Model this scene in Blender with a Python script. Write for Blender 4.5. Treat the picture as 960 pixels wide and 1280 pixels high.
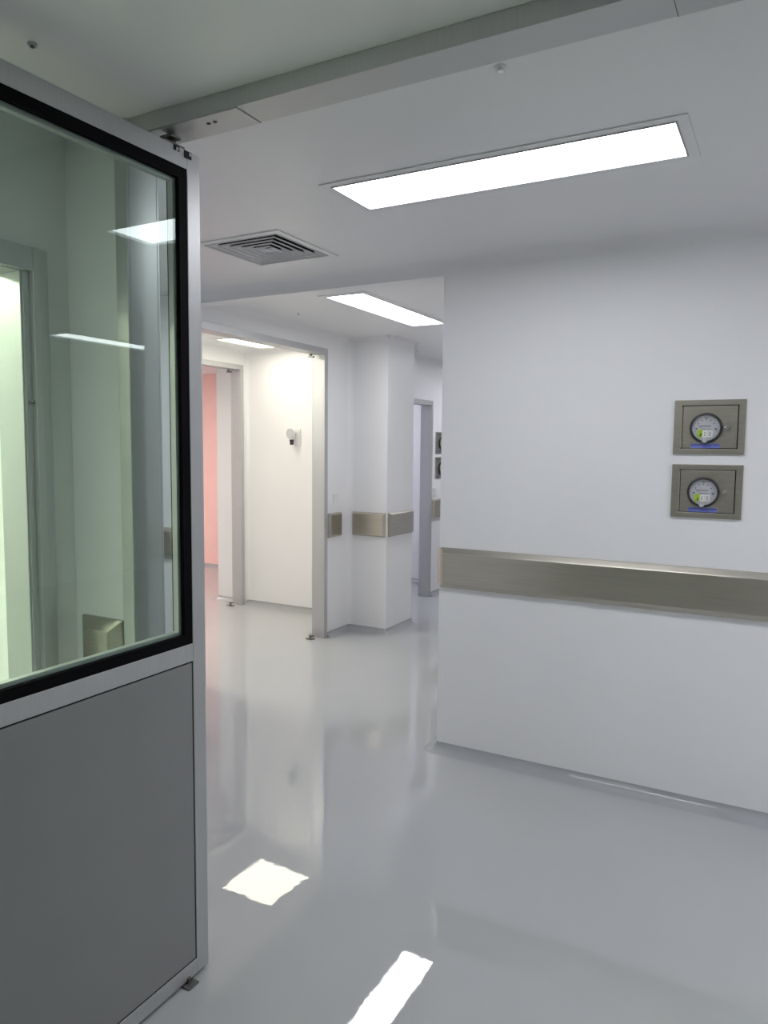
import bpy, bmesh, math, random
from mathutils import Matrix, Vector
random.seed(4)
for o in list(bpy.data.objects):
    bpy.data.objects.remove(o)
SC = bpy.context.scene
COL = SC.collection

# ------------------------------------------------------------------ camera
# image 960x1280; world X runs along the gauge wall (right = +X), Y away from the camera, metres
F, CX, CY, CAM_H = 923.0, 480.0, 640.0, 1.60
vx = Vector((-1206 - CX, -(544 - CY), -F)); vx = -vx.normalized()
vy = Vector((990 - CX, -(565 - CY), -F)).normalized()
vz = vx.cross(vy).normalized(); vy = vz.cross(vx).normalized()
cam = bpy.data.cameras.new('camera'); camo = bpy.data.objects.new('camera', cam); COL.objects.link(camo)
m3 = Matrix((vx, vy, vz))
camo.matrix_world = Matrix.Translation((0, 0, CAM_H)) @ m3.to_4x4()
cam.sensor_width = 36.0; cam.lens = 36.0 * F / 1280.0
cam.clip_start = 0.02; cam.clip_end = 100
SC.camera = camo

# ------------------------------------------------------------------ world, exposure, lamp levels
w = bpy.data.worlds.new('world'); SC.world = w; w.use_nodes = True
w.node_tree.nodes['Background'].inputs[0].default_value = (0.02, 0.02, 0.021, 1)
w.node_tree.nodes['Background'].inputs[1].default_value = 0.3
SC.view_settings.view_transform = 'Standard'
SC.view_settings.look = 'None'
SC.view_settings.gamma = 1.0
SC.view_settings.use_curve_mapping = False
SC.view_settings.exposure = 0.0
COOL = (0.93, 0.945, 1.0); WARM = (1.0, 0.965, 0.80); GREEN = (0.93, 1.0, 0.74)
LAV = (0.86, 0.86, 1.0); PINK = (1.0, 0.86, 0.83)
P_COR, P_COR2, P_YEL, P_LEFT, P_D2, P_PINK, P_ROOM_FILL = 13.4, 12.3, 7.0, 60.0, 19.0, 60.0, 12.0

# ------------------------------------------------------------------ materials
MATS = {}
def mat(name, col, rough=0.5, metal=0.0, var=0.03, scale=6.0, bump=0.0, bscale=40.0, stretch=None, spec=0.5, coat=0.0, ripple=0.0):
    m = bpy.data.materials.new(name); m.use_nodes = True; MATS[name] = m
    n, l = m.node_tree.nodes, m.node_tree.links
    b = n['Principled BSDF']
    b.inputs['Roughness'].default_value = rough; b.inputs['Metallic'].default_value = metal
    b.inputs['Specular IOR Level'].default_value = spec
    b.inputs['Coat Weight'].default_value = coat; b.inputs['Coat Roughness'].default_value = 0.03
    tc = n.new('ShaderNodeTexCoord'); mp = n.new('ShaderNodeMapping')
    l.new(tc.outputs['Object'], mp.inputs['Vector'])
    if stretch: mp.inputs['Scale'].default_value = stretch
    nz = n.new('ShaderNodeTexNoise'); nz.inputs['Scale'].default_value = scale; nz.inputs['Detail'].default_value = 4
    l.new(mp.outputs[0], nz.inputs['Vector'])
    r = n.new('ShaderNodeValToRGB')
    r.color_ramp.elements[0].position = 0.3; r.color_ramp.elements[1].position = 0.7
    r.color_ramp.elements[0].color = [c * (1 - var) for c in col] + [1]
    r.color_ramp.elements[1].color = [min(1, c * (1 + var)) for c in col] + [1]
    l.new(nz.outputs['Fac'], r.inputs[0]); l.new(r.outputs[0], b.inputs['Base Color'])
    if bump:
        n2 = n.new('ShaderNodeTexNoise'); n2.inputs['Scale'].default_value = bscale; n2.inputs['Detail'].default_value = 2
        l.new(mp.outputs[0], n2.inputs['Vector'])
        bp = n.new('ShaderNodeBump'); bp.inputs['Strength'].default_value = 1.0; bp.inputs['Distance'].default_value = bump
        l.new(n2.outputs['Fac'], bp.inputs['Height']); l.new(bp.outputs[0], b.inputs['Normal'])
        if ripple:
            n3 = n.new('ShaderNodeTexNoise'); n3.inputs['Scale'].default_value = 22.0; n3.inputs['Detail'].default_value = 3
            l.new(mp.outputs[0], n3.inputs['Vector'])
            b2 = n.new('ShaderNodeBump'); b2.inputs['Strength'].default_value = 1.0; b2.inputs['Distance'].default_value = ripple
            l.new(n3.outputs['Fac'], b2.inputs['Height']); l.new(bp.outputs[0], b2.inputs['Normal']); l.new(b2.outputs[0], b.inputs['Normal'])
    return m
def emit(name, col, s):
    m = bpy.data.materials.new(name); m.use_nodes = True; MATS[name] = m
    n, l = m.node_tree.nodes, m.node_tree.links
    n.remove(n['Principled BSDF'])
    e = n.new('ShaderNodeEmission'); e.inputs[0].default_value = (*col, 1); e.inputs[1].default_value = s
    l.new(e.outputs[0], n['Material Output'].inputs[0])
    return m

mat('wall_paint', (0.85, 0.85, 0.86), 0.38, var=0.008, scale=2.5, spec=0.35)
mat('ceiling_paint', (0.84, 0.84, 0.85), 0.33, var=0.008, scale=2.0, spec=0.4)
mat('pink_paint', (0.92, 0.60, 0.55), 0.5, var=0.02)
mat('epoxy', (0.44, 0.45, 0.455), 0.008, var=0.02, scale=1.3, bump=0.0013, bscale=2.4, spec=0.95, ripple=0.00009)
mat('cove_epoxy', (0.37, 0.38, 0.39), 0.07, var=0.02, scale=9, bump=0.0012, bscale=9)
mat('aluminium', (0.54, 0.545, 0.55), 0.42, 0.55, var=0.04, scale=14, stretch=(30, 30, 1))
mat('steel', (0.53, 0.50, 0.435), 0.32, 1.0, var=0.07, scale=9, stretch=(0.6, 1, 22))
mat('steel_panel', (0.41, 0.385, 0.335), 0.40, 1.0, var=0.07, scale=12, stretch=(1, 1, 8))
mat('steel_dark', (0.20, 0.195, 0.185), 0.4, 1.0, var=0.1, scale=12)
mat('groove', (0.012, 0.012, 0.012), 0.7)
mat('gasket', (0.004, 0.004, 0.005), 0.7, spec=0.08)
mat('door_sheet', (0.29, 0.292, 0.295), 0.36, var=0.03, scale=3, spec=0.4)
mat('bezel', (0.035, 0.035, 0.04), 0.35)
mat('dial', (0.50, 0.51, 0.54), 0.35, var=0.02)
mat('print', (0.10, 0.10, 0.11), 0.6)
mat('sticker_green', (0.36, 0.55, 0.02), 0.5, var=0.12, scale=60)
mat('sticker_white', (0.78, 0.78, 0.76), 0.5)
mat('tape_blue', (0.17, 0.20, 0.56), 0.5, var=0.08, scale=90)
mat('tape_print', (0.03, 0.045, 0.22), 0.6)
mat('white_plastic', (0.82, 0.82, 0.82), 0.35)
mat('lamp_trim', (0.80, 0.80, 0.81), 0.35)
mat('lamp_lip', (0.42, 0.42, 0.43), 0.4, 0.3)
mat('vent_paint', (0.82, 0.82, 0.83), 0.35)
mat('plenum_shade', (0.010, 0.012, 0.013), 0.8)  # near black; carries the shade inside the air diffuser
mat('chrome', (0.65, 0.65, 0.65), 0.15, 1.0)
# pane: tinted, thin-sheet glass
g = bpy.data.materials.new('pane_glass'); g.use_nodes = True; MATS['pane_glass'] = g
n, l = g.node_tree.nodes, g.node_tree.links
n.remove(n['Principled BSDF'])
tr = n.new('ShaderNodeBsdfTransparent'); tr.inputs[0].default_value = (0.885, 0.945, 0.91, 1)
gl = n.new('ShaderNodeBsdfGlossy'); gl.inputs['Roughness'].default_value = 0.003; gl.inputs[0].default_value = (0.95, 1, 0.98, 1)
ge = n.new('ShaderNodeNewGeometry'); dp = n.new('ShaderNodeVectorMath'); dp.operation = 'DOT_PRODUCT'
l.new(ge.outputs['Normal'], dp.inputs[0]); l.new(ge.outputs['Incoming'], dp.inputs[1])
def mth(op, a, b=None):
    q = n.new('ShaderNodeMath'); q.operation = op
    for i, v in enumerate((a, b)):
        if v is None: continue
        if isinstance(v, (int, float)): q.inputs[i].default_value = v
        else: l.new(v, q.inputs[i])
    return q.outputs[0]
schlick = mth('ADD', mth('MULTIPLY', mth('POWER', mth('SUBTRACT', 1.0, mth('ABSOLUTE', dp.outputs['Value'])), 5.0), 0.97), 0.033)
mx = n.new('ShaderNodeMixShader')
l.new(schlick, mx.inputs[0]); l.new(tr.outputs[0], mx.inputs[1]); l.new(gl.outputs[0], mx.inputs[2])
l.new(mx.outputs[0], n['Material Output'].inputs[0])

# ------------------------------------------------------------------ helpers
def new(): return bmesh.new()
def box(bm, x0, x1, y0, y1, z0, z1):
    v = [bm.verts.new(p) for p in ((x0,y0,z0),(x1,y0,z0),(x1,y1,z0),(x0,y1,z0),(x0,y0,z1),(x1,y0,z1),(x1,y1,z1),(x0,y1,z1))]
    for f in ((0,3,2,1),(4,5,6,7),(0,1,5,4),(1,2,6,5),(2,3,7,6),(3,0,4,7)):
        bm.faces.new([v[i] for i in f])
    return bm
def obj(name, bm, m, parent=None, bevel=0, smooth=False):
    me = bpy.data.meshes.new(name)
    bmesh.ops.recalc_face_normals(bm, faces=bm.faces)
    if smooth:
        for f in bm.faces: f.smooth = True
        for e in bm.edges:
            if len(e.link_faces) == 2 and e.calc_face_angle(0) > 0.6: e.smooth = False
    bm.to_mesh(me); bm.free()
    me.materials.append(MATS[m])
    o = bpy.data.objects.new(name, me); COL.objects.link(o)
    if parent: o.parent = parent
    if bevel:
        b = o.modifiers.new('bevel', 'BEVEL'); b.width = bevel; b.segments = 2; b.limit_method = 'ANGLE'
    return o
def tag(o, label, cat, group=None, kind=None):
    o['label'] = label; o['category'] = cat
    if group: o['group'] = group
    if kind: o['kind'] = kind
    return o
def empty(name, loc=(0,0,0), rz=0.0):
    o = bpy.data.objects.new(name, None); COL.objects.link(o)
    o.location = loc; o.rotation_euler = (0, 0, rz); o.empty_display_size = 0.05
    return o
def copy_tree(o, parent=None):
    c = o.copy(); COL.objects.link(c); c.parent = parent
    for ch in list(o.children): copy_tree(ch, c)
    return c
def slab(bm, axis, t0, t1, u0, u1, v0, v1, holes=()):
    """box of thickness t0..t1 along axis, spanning u,v (the other two axes in x,y,z order), with rectangular holes"""
    us = sorted({u0, u1, *[c for h in holes for c in h[:2]]}); vs = sorted({v0, v1, *[c for h in holes for c in h[2:]]})
    us = [u for u in us if u0 <= u <= u1]; vs = [v for v in vs if v0 <= v <= v1]
    inh = lambda a, b: any(h[0] < a < h[1] and h[2] < b < h[3] for h in holes)
    solid = {}
    for i in range(len(us)-1):
        for j in range(len(vs)-1):
            solid[i, j] = not inh((us[i]+us[i+1])/2, (vs[j]+vs[j+1])/2)
    cache = {}
    def V(t, a, b):
        k = (t, a, b)
        if k not in cache:
            p = {0: (t, a, b), 1: (a, t, b), 2: (a, b, t)}[axis]; cache[k] = bm.verts.new(p)
        return cache[k]
    for (i, j), s in solid.items():
        if not s: continue
        a0, a1, b0, b1 = us[i], us[i+1], vs[j], vs[j+1]
        for t in (t0, t1): bm.faces.new([V(t,a0,b0), V(t,a1,b0), V(t,a1,b1), V(t,a0,b1)])
        for di, dj, e in ((-1,0,((a0,b0),(a0,b1))), (1,0,((a1,b0),(a1,b1))), (0,-1,((a0,b0),(a1,b0))), (0,1,((a0,b1),(a1,b1)))):
            if not solid.get((i+di, j+dj), False):
                (p, q), (r, s2) = e
                bm.faces.new([V(t0,p,q), V(t1,p,q), V(t1,r,s2), V(t0,r,s2)])
    return bm
def cove(bm, p0, p1, a, b, ra, rb, seg=8):
    """concave fillet along edge p0-p1; a, b = directions away from the edge along the two surfaces"""
    p0, p1, a, b = Vector(p0), Vector(p1), Vector(a), Vector(b)
    off = [Vector((0,0,0))]
    for k in range(seg+1):
        t = k / seg * math.pi / 2
        off.append(a * ra * (1 - math.sin(t)) + b * rb * (1 - math.cos(t)))
    r0 = [bm.verts.new(p0 + o) for o in off]; r1 = [bm.verts.new(p1 + o) for o in off]
    N = len(off)
    for k in range(N):
        f = bm.faces.new([r0[k], r0[(k+1) % N], r1[(k+1) % N], r1[k]])
    bm.faces.new(r0); bm.faces.new(list(reversed(r1)))
    return bm
def cyl(bm, c, r, h, axis='z', seg=24, r2=None):
    r2 = r if r2 is None else r2
    M = {'z': Matrix.Identity(4), 'y': Matrix.Rotation(math.pi/2, 4, 'X'), 'x': Matrix.Rotation(math.pi/2, 4, 'Y')}[axis]
    bmesh.ops.create_cone(bm, cap_ends=True, segments=seg, radius1=r, radius2=r2, depth=h, matrix=Matrix.Translation(c) @ M)
    return bm
def lathe(bm, prof, seg=40, axis='y'):
    """profile [(radius, depth)] turned about local Y"""
    rings = []
    for r, d in prof:
        rings.append([bm.verts.new((r*math.cos(2*math.pi*k/seg), d, r*math.sin(2*math.pi*k/seg))) for k in range(seg)])
    for i in range(len(rings)-1):
        for k in range(seg):
            bm.faces.new([rings[i][k], rings[i][(k+1)%seg], rings[i+1][(k+1)%seg], rings[i+1][k]])
    return bm
def struct(name, bm, m, label, cat, parent=None, bevel=0, smooth=False):
    o = obj(name, bm, m, parent, bevel, smooth)
    return tag(o, label, cat, kind='structure')

# ------------------------------------------------------------------ dimensions
ZC, ZR = 2.543, 2.492               # ceiling of corridors, ceiling of the near room
YG = 3.498                          # gauge wall face
XG0, XG1 = -1.587, 0.68             # its two ends
XL = -3.375                         # left wall face of the side corridor
YN, YF = 1.503, 1.606               # doorway wall: room face, corridor face
XJ0, XJ1 = -1.646, 0.15             # doorway opening
ZH = 2.446                          # doorway header underside
XRL = -1.898                        # near room left wall
YY = 5.874                          # warm room side wall
XY = -4.81                          # warm room back wall

LAMPS = [  # x0,x1,y0,y1, colour, power, label
    (-1.510, -0.333, 2.325, 2.605, COOL, P_COR, 'long cool white ceiling panel light in front of the gauge wall'),
    (-2.610, -2.330, 3.955, 5.172, COOL, P_COR2, 'long white ceiling panel light in side corridor, pointing at the column'),
    (-4.500, -3.900, 5.070, 5.700, WARM, P_YEL, 'square warm white ceiling panel light inside the cream room'),
    (2.36, 2.64, 4.24, 5.42, COOL, P_COR2, 'ceiling panel light mirrored as a thin streak in the door glass'),
    (-4.60, -3.42, 2.325, 2.605, COOL, P_COR, 'unseen fill panel light added down the corridor behind the open door'),  # unseen lamp, added to brighten the left of the corridor
    (1.00, 2.18, 2.325, 2.605, COOL, 24.0, 'unseen fill panel light added in the corridor just past the gauge boxes'),  # out of view; added as fill for the right of the gauge wall
    (2.75, 3.93, 2.325, 2.605, COOL, P_COR, 'unseen fill panel light added at the right end of the corridor'),  # another added fill lamp, out of frame on the right
    (-4.750, -4.250, 3.640, 4.140, WARM, 36.0, 'square fill panel light added at the hidden end of the cream room'),  # added behind the open door to even out light on the cream wall
    (-2.610, -2.330, 7.0, 8.2, COOL, 16.0, 'unseen fill panel light added at the far end of the side corridor'),  # hidden extra lamp, put in to lift the side corridor
    (-5.2, -4.6, 6.7, 7.3, LAV, P_D2, 'ceiling panel light in the lavender lit far room'),
    (-7.9, -7.3, 5.0, 5.6, PINK, P_PINK, 'ceiling panel light in the pink room'),
]
ROOMLAMPS = [
    (-3.6, -3.0, 0.35, 0.95, GREEN, P_LEFT, 'ceiling panel light in the pale green room behind the glass'),
    (-1.75, -1.15, -0.55, 0.05, (0.93, 1.0, 0.91), P_ROOM_FILL, 'unseen fill panel light added over the near room'),  # added fill lamp out of view, brightens doorway wall and door
]
VENT = (-2.477, -2.027, 2.690, 3.140)
E_ = 0.0
# ------------------------------------------------------------------ floor and ceilings
struct('floor', box(new(), -9.2, 5.2, -2.6, 10.2, -0.12, 0.0), 'epoxy', 'glossy grey epoxy floor running through all rooms', 'floor')
holes = [(a, b, c, d) for a, b, c, d, *_ in LAMPS] + [VENT]
struct('ceiling', slab(new(), 2, ZC, ZC+0.12, -9.2, 5.2, YF-0.05, 10.2, holes), 'ceiling_paint', 'smooth white panel ceiling over the corridors', 'ceiling')
struct('ceiling_room', slab(new(), 2, ZR, ZR+0.17, -4.2, 2.2, -2.6, YF-0.05, [(a, b, c, d) for a, b, c, d, *_ in ROOMLAMPS]), 'ceiling_paint', 'grey green shaded ceiling of the near room', 'ceiling')

# ------------------------------------------------------------------ walls
T = 0.10
def wall(name, axis, t0, t1, u0, u1, z0, z1, label, holes=(), m='wall_paint'):
    return struct(name, slab(new(), axis, t0, t1, u0, u1, z0, z1, holes), m, label, 'wall')
ZT = ZC + 0.02
bm = new(); box(bm, XG0, XG1, YG, 10.0, 0, ZT)
struct('wall_right', bm, 'wall_paint', 'broad white wall carrying the two pressure gauges', 'wall')
box_bm = box(new(), XL, XG0, YG, YG+T, 2.472, ZT)
struct('wall_bulkhead', box_bm, 'wall_paint', 'shallow white beam across the mouth of the side corridor', 'beam')
struct('wall_bulkhead_right', box(new(), XG1, 4.3, YG, YG+T, 2.472, ZT), 'wall_paint', 'shallow white beam across the right hand side corridor', 'beam')
# left wall of the side corridor with two door openings
D1 = (3.66, 5.105, -1, 2.362); D2 = (6.20, 7.150, -1, 2.062)
wall('wall_left', 0, XL-T, XL, YG, 10.0, 0, ZT, 'white left wall of the side corridor with two open doorways', [(D1[0], D1[1], -1, D1[3]), (D2[0], D2[1], -1, D2[3])])
struct('wall_column', box(new(), XL, -3.0, 5.51, 6.0, 0, ZT), 'wall_paint', 'square white column standing out from the left wall', 'column')
wall('wall_corridor_left', 1, YG, YG+T, -9.0, XL-T, 0, ZT, 'white corridor wall seen through the door glass beside the jamb')
wall('wall_corridor_end', 1, 9.9, 10.0, XL, XG0, 0, ZT, 'white end wall of the side corridor')
wall('wall_branch_right', 0, 4.3, 4.4, YG, 10.0, 0, ZT, 'white far wall of the right hand side corridor')
wall('wall_branch_end', 1, 7.5, 7.6, XG1, 4.3, 0, ZT, 'white end wall of the right hand side corridor')
wall('wall_corridor_right', 1, YG, YG+T, 4.4, 5.0, 0, ZT, 'white corridor wall beyond the right hand branch')
wall('wall_east', 0, 5.0, 5.1, YF-0.1, YG+T, 0, ZT, 'white wall closing the corridor on the right')
wall('wall_west', 0, -9.1, -9.0, -0.1, 10.0, 0, ZT, 'white wall closing the corridor on the left')
# doorway wall
wall('wall_doorway', 1, YN, YF, -9.0, 5.0, 0, ZT, 'white wall around the big double doorway', [(XJ0, XJ1, -1, ZH+0.046)])
# near room
LD = (0.42, 1.352, -1, 2.086)       # its left door opening
wall('wall_room_left', 0, XRL-T, XRL, -2.5, YN, 0, ZR+0.02, 'shaded wall of the near room holding the lit doorway', [LD])
wall('wall_room_right', 0, 2.0, 2.1, -2.5, YN, 0, ZR+0.02, 'white right hand wall of the near room')
wall('wall_room_back', 1, -2.6, -2.5, -4.1, 2.1, 0, ZR+0.02, 'white back wall of the near room')
wall('wall_green_back', 0, -4.1, -4.0, -2.5, YN, 0, ZR+0.02, 'pale green lit wall seen through the glass and doorway')
# warm room, pink room, far room
PD = (4.10, 5.775, -1, 2.362)
wall('wall_cream_side', 1, YY, YY+T, -5.2, XL-T, 0, ZT, 'cream lit wall with a round gauge inside the warm room')
wall('wall_cream_back', 0, XY-T, XY, YG+T, YY, 0, ZT, 'cream wall with the doorway into the pink room', [PD])
wall('wall_pink_side', 0, -5.2, -5.1, YY+T, 7.44, 0, ZT, 'white wall turning the corner inside the pink room')
wall('wall_pink_back', 1, 7.44, 7.54, -9.0, -5.1, 0, ZT, 'pink far wall glowing through two doorways', m='pink_paint')
wall('wall_lavender', 1, 7.885, 7.985, -6.4, XL-T, 0, ZT, 'pale lavender wall seen through the far doorway')
wall('wall_lavender_back', 0, -6.5, -6.4, 7.54, 7.985, 0, ZT, 'white back wall of the far lavender room')

# ------------------------------------------------------------------ coves (floor skirting and ceiling)
def base(name, label, *runs):
    bm = new()
    for p0, p1, out in runs:
        if isinstance(p1[0], tuple):                 # outer corner: p0 swept from one direction to the other
            a0 = math.atan2(p1[0][1], p1[0][0]); a1 = math.atan2(p1[1][1], p1[1][0])
            if a1 - a0 > math.pi: a1 -= 2*math.pi
            if a0 - a1 > math.pi: a1 += 2*math.pi
            for k in range(6):
                d0, d1 = [(math.cos(t), math.sin(t)) for t in (a0 + (a1-a0)*k/6, a0 + (a1-a0)*(k+1)/6)]
                g0 = []; g1 = []
                for q in range(9):
                    t = q/8*math.pi/2; up = 0.042*(1-math.sin(t)); o_ = 0.07*(1-math.cos(t))
                    g0.append(bm.verts.new((p0[0]+d0[0]*o_, p0[1]+d0[1]*o_, up))); g1.append(bm.verts.new((p0[0]+d1[0]*o_, p0[1]+d1[1]*o_, up)))
                for q in range(8): bm.faces.new([g0[q], g0[q+1], g1[q+1], g1[q]])
            continue
        cove(bm, (*p0, 0), (*p1, 0), (0, 0, 1), out, 0.042, 0.07, 8)
    return struct(name, bm, 'cove_epoxy', label, 'skirting', smooth=True)
NX, PX, NY, PY = (-1,0,0), (1,0,0), (0,-1,0), (0,1,0)
base('baseboard_right', 'grey coved skirting along the foot of the gauge wall', ((XG0, YG), (XG1, YG), NY), ((XG0, YG), (XG0, 9.9), NX), ((XG0, YG), (NY, NX), None))
base('baseboard_column', 'grey coved skirting around the foot of the column', ((XL, 5.51), (-3.0, 5.51), NY), ((-3.0, 5.51), (-3.0, 6.0), PX), ((-3.0, 5.51), (NY, PX), None))
base('baseboard_left', 'grey coved skirting between cream doorway and column', ((XL, D1[1]+0.045), (XL, 5.51), PX))
base('baseboard_far', 'grey coved skirting on the left wall beyond the far doorway', ((XL, D2[1]+0.045), (XL, 9.9), PX), ((XL, 6.0), (XL, D2[0]-0.045), PX))
base('baseboard_cream', 'grey coved skirting under the cream wall', ((XL-T, YY), (XY, YY), NY))
base('baseboard_pink_side', 'grey coved skirting of the white corner in the pink room', ((XY-T, YY), (-5.2, YY), NY), ((-5.2, YY), (-5.2, 7.44), NX), ((-5.2, YY), (NY, NX), None))
base('baseboard_pink', 'grey coved skirting under the pink wall', ((-9, 7.44), (-5.2, 7.44), NY))
base('baseboard_lavender', 'grey coved skirting under the lavender wall', ((-6.4, 7.885), (XL-T, 7.885), NY))
base('baseboard_corridor_left', 'grey coved skirting on the corridor wall behind the open door', ((-9, YG), (XL, YG), NY))
base('baseboard_doorway', 'grey coved skirting at the foot of the doorway wall', ((-9, YF), (XJ0-0.05, YF), PY), ((XRL, YN), (XJ0-0.05, YN), NY))
def top(name, label, *runs, r=0.05):
    bm = new()
    for p0, p1, out in runs: cove(bm, (*p0, ZC), (*p1, ZC), (0, 0, -1), out, r, r, 8)
    return struct(name, bm, 'ceiling_paint', label, 'trim', smooth=True)
top('trim_1', 'rounded white cove joining gauge wall and ceiling', ((XL, YG), (XG1, YG), NY), r=0.06)
top('trim_2', 'rounded white cove along the top of the left wall', ((XL, YG+T), (XL, 9.9), PX))
top('trim_3', 'rounded white cove around the top of the column', ((XL, 5.51), (-3.0, 5.51), NY), ((-3.0, 5.51), (-3.0, 6.0), PX))
top('trim_4', 'rounded cream cove along the top of the warm room', ((XL-T, YY), (XY, YY), NY), ((XY, YG+T), (XY, YY), PX))
def upright(name, label, x, y, a, b, r=0.045):
    bm = new(); cove(bm, (x, y, 0.042), (x, y, ZC), a, b, r, r, 8)
    return struct(name, bm, 'wall_paint', label, 'trim', smooth=True)
upright('trim_5', 'rounded inner corner between left wall and column', XL, 5.51, PX, NY)
upright('trim_6', 'rounded inner corner of the cream room beside the pink doorway', XY, YY, PX, NY)

# ------------------------------------------------------------------ door frames
def pivot_floor(parent, x, y, z=0.0, s=1.0, dx=1, dy=0):
    bm = new(); box(bm, x-0.035*s, x+0.035*s, y-0.02*s, y+0.02*s, z, z+0.008*s)
    cyl(bm, (x, y, z+0.02*s), 0.010*s, 0.028*s, seg=12); box(bm, x-0.008*s, x+0.03*s, y-0.012*s, y+0.012*s, z+0.026*s, z+0.036*s)
    return obj('floor_pivot', bm, 'steel_dark', parent, 0.001)
def frame_x(name, label, face_x, back_x, y0, y1, ztop, near=True, w=0.042, m='aluminium', pivots=True):
    """aluminium frame lining an opening in a wall of constant X; face_x faces +X"""
    e = empty(name, ((face_x+back_x)/2, (y0+y1)/2, 0)); cx, cy = e.location.x, e.location.y
    X0, X1 = back_x-cx-0.012, face_x-cx+0.012
    def jamb(a, b, c, d):      # reveal a..b, flange c..d
        bm = new(); box(bm, X0+0.012, X1-0.012, a, b, 0, ztop)
        box(bm, X1-0.012, X1, c, d, 0, ztop+w); box(bm, X0, X0+0.012, c, d, 0, ztop+w)
        return obj('jamb', bm, m, e, 0.0015)
    hy = (y1-y0)/2
    jamb(hy-0.006, hy, hy-0.006, hy+w)
    jamb(-hy, -hy+0.006, -hy-w, -hy+0.006)
    bm = new(); box(bm, X0+0.012, X1-0.012, -hy, hy, ztop-0.006, ztop)
    box(bm, X1-0.012, X1, -hy, hy, ztop-0.006, ztop+w); box(bm, X0, X0+0.012, -hy, hy, ztop-0.006, ztop+w)
    obj('head', bm, m, e, 0.0015)
    if pivots:
        pivot_floor(e, -0.03, hy-0.075)
        bm = new(); cyl(bm, (-0.03, hy-0.075, ztop-0.018), 0.012, 0.024, seg=12); box(bm, -0.045, 0.0, hy-0.09, hy-0.06, ztop-0.036, ztop-0.026)
        obj('top_pivot', bm, 'steel_dark', e, 0.001)
    tag(e, label, 'door frame', kind='structure')
    return e
frame_x('trim_7', 'aluminium frame of the wide doorway into the cream room', XL, XL-T, D1[0], D1[1], D1[3])
frame_x('trim_8', 'aluminium frame of the narrow far doorway beyond the column', XL, XL-T, D2[0], D2[1], D2[3], pivots=False)
frame_x('trim_9', 'aluminium frame of the inner doorway into the pink room', XY, XY-T, PD[0], PD[1], PD[3])

# stepped frame of the near room's left doorway (seen through the glass)
e = empty('trim_10', (XRL-T/2, (LD[0]+LD[1])/2, 0)); ly = (LD[1]-LD[0])/2
def lj(s):
    bm = new()
    y = s*ly
    yy = lambda a, b: (min(y+s*a, y+s*b), max(y+s*a, y+s*b))
    for (a, b, x0, x1) in ((-0.006, 0.0, -T/2-0.012, T/2), (0.0, 0.022, T/2, T/2+0.004), (0.020, 0.044, T/2, T/2+0.022), (0.040, 0.075, T/2, T/2+0.012)):
        p, q = yy(a, b); box(bm, x0, x1, p, q, 0, LD[3] + (0.062 if b > 0 else 0))
    return obj('jamb', bm, 'aluminium', e, 0.002)
lj(1); lj(-1)
bm = new(); box(bm, -T/2-0.012, T/2, -ly, ly, LD[3]-0.006, LD[3]); box(bm, T/2, T/2+0.022, -ly-0.02, ly+0.02, LD[3]-0.004, LD[3]+0.06)
obj('head', bm, 'aluminium', e, 0.002)
bm = new(); cyl(bm, (T/2+0.013, ly+0.01, 1.72), 0.004, 0.02, 'x', 10); obj('screw', bm, 'steel_dark', e)
tag(e, 'stepped aluminium frame of the lit doorway seen through the glass', 'door frame', kind='structure')

# big doorway frame with pivot cover plates
e = empty('trim_11', ((XJ0+XJ1)/2, (YN+YF)/2, 0)); hx = (XJ1-XJ0)/2; hy = (YF-YN)/2
for s in (-1, 1):
    bm = new(); xa, xb = sorted((s*hx, s*(hx-0.006)))
    box(bm, xa, xb, -hy, hy, 0, ZH)
    xa, xb = sorted((s*(hx-0.006), s*(hx+0.04)))
    box(bm, xa, xb, -hy-0.008, -hy, 0, ZH+0.046); box(bm, xa, xb, hy, hy+0.008, 0, ZH+0.046)
    obj('jamb', bm, 'aluminium', e, 0.0015)
bm = new(); box(bm, -hx, hx, -hy, hy, ZH, ZH+0.046); obj('head', bm, 'aluminium', e, 0.001)
for s in (-1, 1):
    xa, xb = sorted((s*(hx-0.008), s*(hx-0.385)))
    c = obj('cover_plate', box(new(), xa, xb, -hy+0.003, hy-0.001, ZH-0.0018, ZH-0.0003), 'aluminium', e, 0.001)
    for k in (0, 1):
        bm = new(); cyl(bm, (s*(hx-0.285+0.022*k), -0.012+0.0*k, ZH-0.0022), 0.0055, 0.0016, seg=12); obj('screw_hole', bm, 'groove', c)
    xs = s*(hx-0.3865); obj('seam', box(new(), xs-0.0008, xs+0.0008, -hy, hy, ZH-0.0012, ZH-0.0001), 'steel_dark', e)
tag(e, 'aluminium header and jambs of the big doorway overhead', 'door frame', kind='structure')

# ------------------------------------------------------------------ open half-glazed door leaf
XF, TH = -1.5006, 0.050              # visible face, thickness
YE, LEN, ZB, ZTOP = 1.634, 0.86, 0.010, 2.411
door = empty('door_1', (XF - TH/2, 1.552, 0)); ox, oy = door.location.x, door.location.y
def d(a0, a1, z0, z1, x0=-TH/2, x1=TH/2, bm=None):     # a: distance from the far edge
    return box(bm or new(), x0, x1, YE-a1-oy, YE-a0-oy, z0, z1)
ST = 0.050
obj('stile', d(0, ST, ZB, ZTOP), 'aluminium', door, 0.002)
obj('stile', d(LEN-ST, LEN, ZB, ZTOP), 'aluminium', door, 0.002)
obj('top_rail', d(ST, LEN-ST, ZTOP-0.050, ZTOP), 'aluminium', door, 0.001)
obj('middle_rail', d(ST, LEN-ST, 0.976, 1.028), 'aluminium', door, 0.001)
obj('bottom_rail', d(ST, LEN-ST, ZB, 0.056), 'aluminium', door, 0.001)
gz0, gz1 = 1.028, ZTOP-0.050
bm = new(); GW = 0.030
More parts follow.
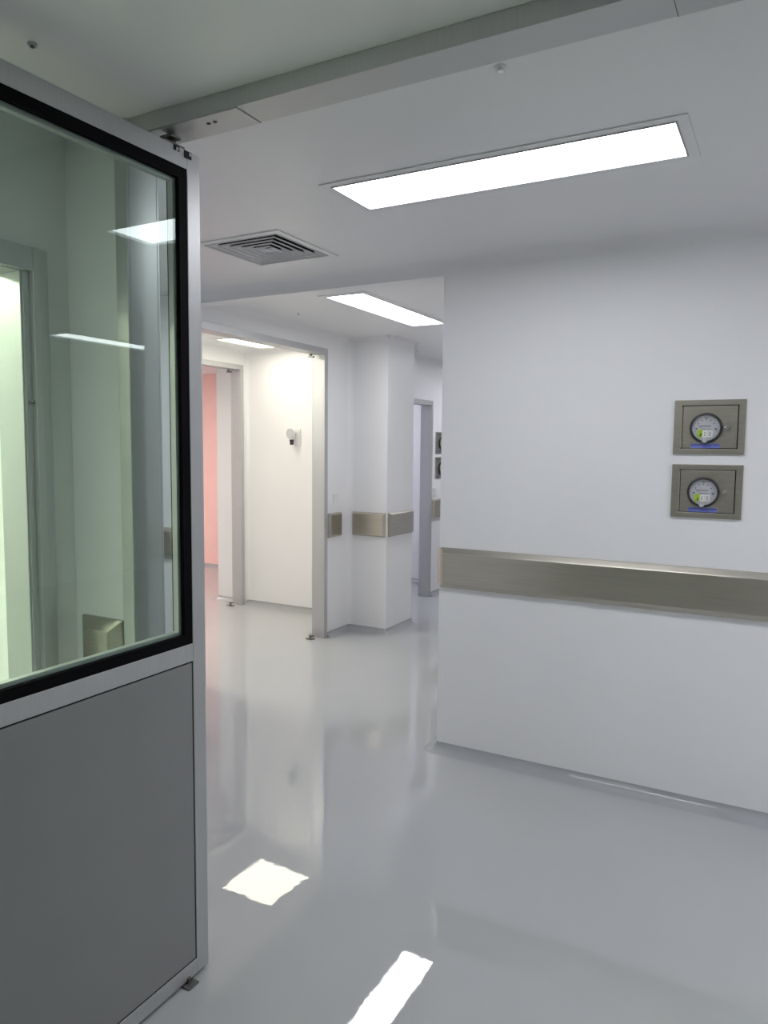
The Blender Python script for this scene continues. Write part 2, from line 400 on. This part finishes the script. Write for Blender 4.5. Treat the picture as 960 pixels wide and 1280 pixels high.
for x0, x1 in ((TH/2-0.014, TH/2-0.0015), (-TH/2+0.0015, -TH/2+0.014)):
    d(ST, ST+GW, gz0, gz1, x0, x1, bm); d(LEN-ST-GW, LEN-ST, gz0, gz1, x0, x1, bm)
    d(ST+GW, LEN-ST-GW, gz1-GW, gz1, x0, x1, bm); d(ST+GW, LEN-ST-GW, gz0, gz0+GW, x0, x1, bm)
obj('gasket', bm, 'gasket', door)
bm = new()
for a in ((ST+0.012, ST+0.040, gz0, gz1), (LEN-ST-0.040, LEN-ST-0.012, gz0, gz1)): d(*a, -0.010, 0.008, bm)
d(ST+0.04, LEN-ST-0.04, gz1-0.040, gz1-0.012, -0.010, 0.008, bm); d(ST+0.04, LEN-ST-0.04, gz0+0.012, gz0+0.040, -0.010, 0.008, bm)
obj('spacer_bar', bm, 'aluminium', door)
pane = obj('glass_pane', d(ST+0.002, LEN-ST-0.002, gz0+0.002, gz1-0.002, 0.011, 0.0155), 'pane_glass', door)
pane['label'] = 'greenish clear glass pane'
obj('lower_panel', d(ST+0.005, LEN-ST-0.005, 0.061, 0.971, -TH/2+0.001, TH/2-0.0005), 'door_sheet', door, 0.002)
bm = new()
for a in ((ST, ST+0.006, 0.056, 0.976), (LEN-ST-0.006, LEN-ST, 0.056, 0.976), (ST, LEN-ST, 0.056, 0.062), (ST, LEN-ST, 0.970, 0.976)): d(*a, -TH/2+0.003, TH/2-0.003, bm)
obj('panel_joint', bm, 'groove', door)
# top pivot: arm between leaf and header, fixing plate let into the rail
bm = new(); cyl(bm, (0, 0, ZTOP+0.014), 0.012, 0.034, seg=16); box(bm, -0.020, 0.020, -0.045, 0.030, ZTOP, ZTOP+0.008); box(bm, -0.012, 0.030, -0.030, 0.006, ZTOP+0.016, ZTOP+0.024)
tp = obj('top_pivot', bm, 'steel_dark', door, 0.001)
bm = new(); d(0.034, 0.060, ZTOP-0.021, ZTOP-0.002, TH/2, TH/2+0.0025, bm); d(0.080, 0.100, ZTOP-0.014, ZTOP-0.0, TH/2, TH/2+0.0025, bm)
obj('fixing_plate', bm, 'groove', door)
for a in (0.042, 0.090):
    bm = new(); cyl(bm, (TH/2+0.003, YE-a-oy, ZTOP-0.010), 0.005, 0.004, 'x', 12); obj('screw', bm, 'chrome', door)
bm = new(); box(bm, 0.0, 0.050, -0.030, 0.012, 0.0, 0.006); cyl(bm, (0, 0, 0.004), 0.012, 0.008, seg=16); box(bm, TH/2, TH/2+0.006, -0.012, 0.0, 0.006, 0.020)
obj('floor_pivot', bm, 'steel_dark', door, 0.001)
tag(door, 'open half glazed aluminium door with grey lower panel in the foreground', 'door', kind='structure')

# ------------------------------------------------------------------ ceiling lights
def lamp(a, b, c, dd, col, p, label, z=ZC):
    e = empty('ceiling_light', ((a+b)/2, (c+dd)/2, z)); u, v = (b-a)/2, (dd-c)/2
    bm = new(); o = 0.032
    slab(bm, 2, -0.004, -0.0002, -u-o, u+o, -v-o, v+o, [(-u+0.001, u-0.001, -v+0.001, v-0.001)])
    obj('trim_frame', bm, 'lamp_trim', e, 0.001)
    bm = new(); slab(bm, 2, -0.007, 0.03, -u+0.0005, u-0.0005, -v+0.0005, v-0.0005, [(-u+0.006, u-0.006, -v+0.006, v-0.006)])
    obj('inner_lip', bm, 'lamp_lip', e)
    key = 'lamp_%.2f_%.2f' % (col[2], p)
    if key not in MATS: emit(key, col, p)
    obj('diffuser', box(new(), -u+0.006, u-0.006, -v+0.006, v-0.006, 0.006, 0.012), key, e)
    obj('housing', box(new(), -u+0.002, u-0.002, -v+0.002, v-0.002, 0.032, 0.10), 'lamp_trim', e)
    tag(e, label, 'ceiling light', 'recessed ceiling panel lights')
for L in LAMPS: lamp(*L)
for L in ROOMLAMPS: lamp(*L, z=ZR)

# ------------------------------------------------------------------ four-way air diffuser
e = empty('air_diffuser', ((VENT[0]+VENT[1])/2, (VENT[2]+VENT[3])/2, ZC)); u = (VENT[1]-VENT[0])/2
def ring(bm, r_out, z_out, r_in, z_in, th=0.0018):
    prof = [(r_out, z_out), (r_in, z_in), (r_in, z_in+th), (r_out, z_out+th)]
    rows = [[bm.verts.new((sx*r, sy*r, z)) for sx, sy in ((-1,-1),(1,-1),(1,1),(-1,1))] for r, z in prof]
    for i in range(4):
        for k in range(4):
            bm.faces.new([rows[i][k], rows[i][(k+1)%4], rows[(i+1)%4][(k+1)%4], rows[(i+1)%4][k]])
bm = new(); slab(bm, 2, -0.005, -0.0003, -u-0.022, u+0.022, -u-0.022, u+0.022, [(-u+0.012, u-0.012, -u+0.012, u-0.012)])
slab(bm, 2, -0.0003, 0.06, -u+0.001, u-0.001, -u+0.001, u-0.001, [(-u+0.004, u-0.004, -u+0.004, u-0.004)])
obj('frame', bm, 'vent_paint', e, 0.001)
R0 = u - 0.022
for k in range(5):
    r = R0 - k*(R0-0.012)/5
    bm = new(); ring(bm, r, -0.001, r-0.018, 0.016); ring(bm, r, -0.0055, r-0.0016, -0.0055, 0.0046); lv = obj('louver', bm, 'vent_paint', e)
    bm = new(); ring(bm, r-0.0002, 0.0016, r-0.018, 0.0186, 0.0008); obj('louver_shade', bm, 'plenum_shade', lv)  # black skin behind each blade; shade of the gaps put into its colour
obj('centre_cap', box(new(), -0.012, 0.012, -0.012, 0.012, -0.004, 0.0), 'vent_paint', e)
obj('plenum_shade', box(new(), -u+0.0045, u-0.0045, -u+0.0045, u-0.0045, 0.030, 0.10), 'plenum_shade', e)  # solid black block stands for the unlit duct
tag(e, 'square four way air diffuser with concentric louvers in the corridor ceiling', 'air vent')

# ------------------------------------------------------------------ ceiling nozzles
def nozzle(x, y, z, label, s=1.0):
    e = empty('ceiling_nozzle', (x, y, z))
    bm = new(); cyl(bm, (0, 0, -0.002*s), 0.018*s, 0.004*s, seg=20, r2=0.018*s); obj('rosette', bm, 'lamp_trim', e)
    bm = new(); cyl(bm, (0, 0, -0.009*s), 0.006*s, 0.011*s, seg=14, r2=0.009*s); cyl(bm, (0, 0, -0.015*s), 0.011*s, 0.002*s, seg=14); obj('tip', bm, 'chrome', e)
    tag(e, label, 'nozzle', 'small ceiling nozzles')
nozzle(-0.678, 1.812, ZC, 'small metal ceiling nozzle beside the header of the big doorway', 0.8)
nozzle(-3.10, 4.36, ZC, 'tiny ceiling nozzle above the cream room doorway', 0.8)
nozzle(-3.22, 6.50, ZC, 'tiny ceiling nozzle behind the column top', 0.8)
bm = new()
e = empty('ceiling_nozzle', (-1.529, 1.134, ZR))
cyl(bm, (0, 0, -0.003), 0.010, 0.006, seg=20); obj('rosette', bm, 'aluminium', e)
bm = new(); cyl(bm, (0, 0, -0.007), 0.005, 0.004, seg=12); obj('tip', bm, 'steel_dark', e)
tag(e, 'small grey button nozzle in the near room ceiling above the door', 'nozzle', 'small ceiling nozzles')

# ------------------------------------------------------------------ crash rails
def rail(L, h, label, loc, rz, dep=0.032, ch=0.026):
    """local: wall plane y=0, projects to -y, spans x 0..L, z 0..h; a chamfered pan"""
    bm = new(); lip = 0.010
    R3 = []
    for y, i in ((0, 0), (-lip, 0), (-dep, ch), ):
        R3.append([bm.verts.new(p) for p in ((i, y, i), (L-i, y, i), (L-i, y, h-i), (i, y, h-i))])
    for a, b in ((0, 1), (1, 2)):
        for k in range(4): bm.faces.new([R3[a][k], R3[a][(k+1)%4], R3[b][(k+1)%4], R3[b][k]])
    bm.faces.new(R3[0]); bm.faces.new(R3[2])
    o = obj('crash_rail', bm, 'steel', None, 0.003)
    o.location = loc; o.rotation_euler = (0, 0, rz)
    return tag(o, label, 'crash rail', 'stainless steel crash rails')
H2 = math.pi/2
rail(2.25, 0.210, 'long stainless crash rail across the gauge wall', (XG0+0.006, YG, 0.879), 0)
rail(3.0, 0.210, 'stainless crash rail around the corner of the gauge wall, seen edge on', (XG0, YG+3.02, 0.879), -H2)
rail(0.325, 0.207, 'short bright stainless crash rail on the near face of the column', (-3.335, 5.51, 0.840), 0, ch=0.012)
rail(0.445, 0.207, 'short dark stainless crash rail on the side face of the column', (-3.0, 5.53, 0.840), H2, ch=0.012)
rail(0.19, 0.205, 'small stainless crash rail beside the frame of the cream room doorway', (XL, 5.165, 0.846), H2, ch=0.012)
rail(0.24, 0.205, 'small stainless crash rail below the far gauge boxes', (XL, 7.215, 0.846), H2, ch=0.012)
rail(0.172, 0.205, 'small stainless crash rail between door jamb and room corner, seen through glass', (-1.862, YN, 0.885), 0, dep=0.036, ch=0.034)
rail(2.2, 0.205, 'stainless crash rail glimpsed through the door glass beside the jamb', (-5.635, YG, 0.870), 0)

# ------------------------------------------------------------------ gauge boxes
def gauge_box(label, knob):
    """local: wall plane y=0, facing -y, centred, 0.285 x 0.234"""
    e = empty('gauge_box'); W, Hh = 0.1425, 0.117
    bm = new(); slab(bm, 1, -0.010, 0.0, -W, W, -Hh, Hh, [(-W+0.030, W-0.027, -Hh+0.023, Hh-0.023)]); obj('frame', bm, 'steel_panel', e, 0.0012)
    obj('recess', box(new(), -W+0.028, W-0.025, -0.003, -0.0005, -Hh+0.021, Hh-0.021), 'groove', e)
    dr = obj('door_panel', box(new(), -W+0.037, W-0.0315, -0.009, -0.0035, -Hh+0.0265, Hh-0.0265), 'steel_panel', e, 0.0008)
    bm = new(); cyl(bm, (-W+0.0322, -0.0075, 0), 0.0022, 2*Hh-0.056, 'z', 10); obj('hinge', bm, 'steel', dr)
    GX, GZ = -0.011, -0.004
    k = empty('gauge', (GX, -0.009, GZ)); k.parent = e
    bm = lathe(new(), [(0.066, 0.0), (0.066, -0.010), (0.063, -0.016), (0.058, -0.017), (0.056, -0.014), (0.056, -0.004)]); obj('bezel', bm, 'bezel', k, smooth=True)
    bm = new(); cyl(bm, (0, -0.003, 0.0015), 0.0565, 0.004, 'y', 40); obj('dial', bm, 'dial', k)
    bm = new()
    def q(x, z, w_, h_, a=0.0, y=-0.0056):
        c, s = math.cos(a), math.sin(a)
        vs = [bm.verts.new((x+dx*c-dz*s, y, z+dx*s+dz*c)) for dx, dz in ((-w_,-h_),(w_,-h_),(w_,h_),(-w_,h_))]
        bm.faces.new(vs)
    for i in range(21):
        a = math.radians(200 - i*11); r = 0.046
        q(r*math.cos(a), r*math.sin(a), 0.0005, 0.004 if i % 5 == 0 else 0.0022, a-math.pi/2)
    for a in (185, 150, 118, 90, 62, 30, -5):
        a = math.radians(a); q(0.036*math.cos(a), 0.036*math.sin(a), 0.0030, 0.0020)
    q(-0.002, 0.008, 0.021, 0.0017); q(0.0, 0.043, 0.008, 0.0012); q(0.006, -0.004, 0.014, 0.001); q(0.04, -0.006, 0.003, 0.0035); q(-0.039, -0.003, 0.003, 0.003)
    obj('dial_markings', bm, 'print', k)
    bm = new(); q(-0.010, -0.006, 0.0009, 0.030, math.radians(52), -0.0062); obj('needle', bm, 'print', k)
    obj('green_sticker', box(new(), -0.034, -0.0135, -0.0074, -0.0058, -0.040, -0.008), 'sticker_green', k)
    obj('white_sticker', box(new(), -0.0125, 0.006, -0.0074, -0.0058, -0.040, -0.010), 'sticker_white', k)
    obj('white_sticker', box(new(), 0.0072, 0.027, -0.0074, -0.0058, -0.039, -0.012), 'sticker_white', k)
    bm = new()
    for i in range(4): q(0.017, -0.018-0.005*i, 0.006-0.001*(i % 2), 0.001, 0, -0.0076)
    for i in range(3): q(-0.004, -0.020-0.006*i, 0.003, 0.0014, 0, -0.0076)
    q(-0.021, -0.030, 0.003, 0.006, 0, -0.0076)
    obj('sticker_print', bm, 'print', k)
    bm = new(); cyl(bm, (-0.003, -0.0135, -0.053), 0.011, 0.009, 'y', 18); obj('adjuster_boss', bm, 'dial', k)
    bm = new(); cyl(bm, (0.075, -0.013, 0.0), 0.0095, 0.008, 'y', 20); cyl(bm, (0.075, -0.018, 0.0), 0.006, 0.004, 'y', 16)
    kn = obj('lock_knob', bm, 'chrome', dr)
    if knob:
        bm = new(); box(bm, 0.066, 0.088, -0.024, -0.018, -0.012, -0.004); bmesh.ops.rotate(bm, verts=bm.verts, cent=(0.075, -0.02, 0), matrix=Matrix.Rotation(0.7, 3, 'Y')); obj('turn_key', bm, 'chrome', dr, 0.002)
    tp_ = obj('label_tape', box(new(), -0.070, 0.046, -0.0098, -0.0088, -0.0905, -0.0715), 'tape_blue', dr)
    bm = new()
    for i in range(9): q(-0.062+0.0125*i, -0.077, 0.0045+0.001*(i % 3), 0.0017, 0, -0.0102)
    for i in range(3): q(-0.018+0.012*i, -0.085, 0.0045, 0.0015, 0, -0.0102)
    obj('tape_print', bm, 'tape_print', dr)
    tag(e, label, 'gauge box', 'stainless gauge boxes')
    return e
a = gauge_box('upper stainless box with round pressure gauge on the broad right wall', True); a.location = (-0.3185, YG, 1.704)
b = gauge_box('lower stainless box with round pressure gauge on the broad right wall', False); b.location = (-0.318, YG, 1.4255)
for src, z, lb in ((a, 1.662, 'upper small gauge box half hidden beyond the far doorway'), (b, 1.391, 'lower small gauge box half hidden beyond the far doorway')):
    c = copy_tree(src); c['label'] = lb; c.location = (XL, 7.425, z); c.rotation_euler = (0, 0, H2)

# ------------------------------------------------------------------ switch plates
def switch(loc, rz, label):
    e = empty('switch_plate', loc, rz)
    obj('plate', box(new(), -0.043, 0.043, -0.009, 0, -0.043, 0.043), 'white_plastic', e, 0.003)
    obj('rocker', box(new(), -0.026, 0.026, -0.013, -0.009, -0.030, 0.030), 'white_plastic', e, 0.002)
    tag(e, label, 'switch', 'white switch plates')
switch((XL, 5.285, 1.165), H2, 'white switch plate just above the small rail beside the cream doorway')
switch((XL, 7.275, 1.130), H2, 'white switch plate above the small rail beyond the far doorway')

# ------------------------------------------------------------------ wall gauge in the warm room
e = empty('wall_gauge', (-4.20, YY, 1.70))
obj('back_plate', box(new(), -0.012, 0.055, -0.018, 0, -0.085, 0.075), 'white_plastic', e, 0.004)
bm = new(); cyl(bm, (-0.005, -0.045, 0.025), 0.018, 0.06, 'y', 20); obj('stem', bm, 'chrome', e)
bm = lathe(new(), [(0.0, 0.030), (0.040, 0.030), (0.043, 0.024), (0.043, 0.0), (0.039, -0.004), (0.037, 0.001), (0.0, 0.001)], 32)
dl = obj('dial_case', bm, 'white_plastic', e, smooth=True); dl.location = (-0.005, -0.095, 0.028); dl.rotation_euler = (0, 0, -0.25); dl.scale = (1.12, 1, 1.12)
bm = new(); cyl(bm, (0, -0.001, 0), 0.036, 0.003, 'y', 32); obj('dial', bm, 'dial', dl)
bm = lathe(new(), [(0.0445, 0.004), (0.0445, -0.005), (0.040, -0.0055), (0.040, 0.001)], 32); obj('rim', bm, 'aluminium', dl, smooth=True)
bm = new(); cyl(bm, (-0.005, -0.07, -0.052), 0.017, 0.05, 'z', 18, r2=0.022); obj('connector', bm, 'bezel', e)
tag(e, 'small round white gauge with black connector on the cream wall', 'gauge')

# low return-air grille beside the cream doorway jamb
e = empty('wall_grille', (-3.86, YY, 1.0 - 0.68))
bm = new(); slab(bm, 1, -0.010, 0.0, -0.16, 0.16, -0.14, 0.14, [(-0.14, 0.14, -0.12, 0.12)]); obj('frame', bm, 'white_plastic', e, 0.001)
for i in range(8):
    z = -0.105 + 0.03*i
    obj('slat', box(new(), -0.14, 0.14, -0.008, -0.001, z-0.009, z+0.009), 'white_plastic', e)
tag(e, 'white louvered grille low on the cream wall beside the door jamb', 'grille')
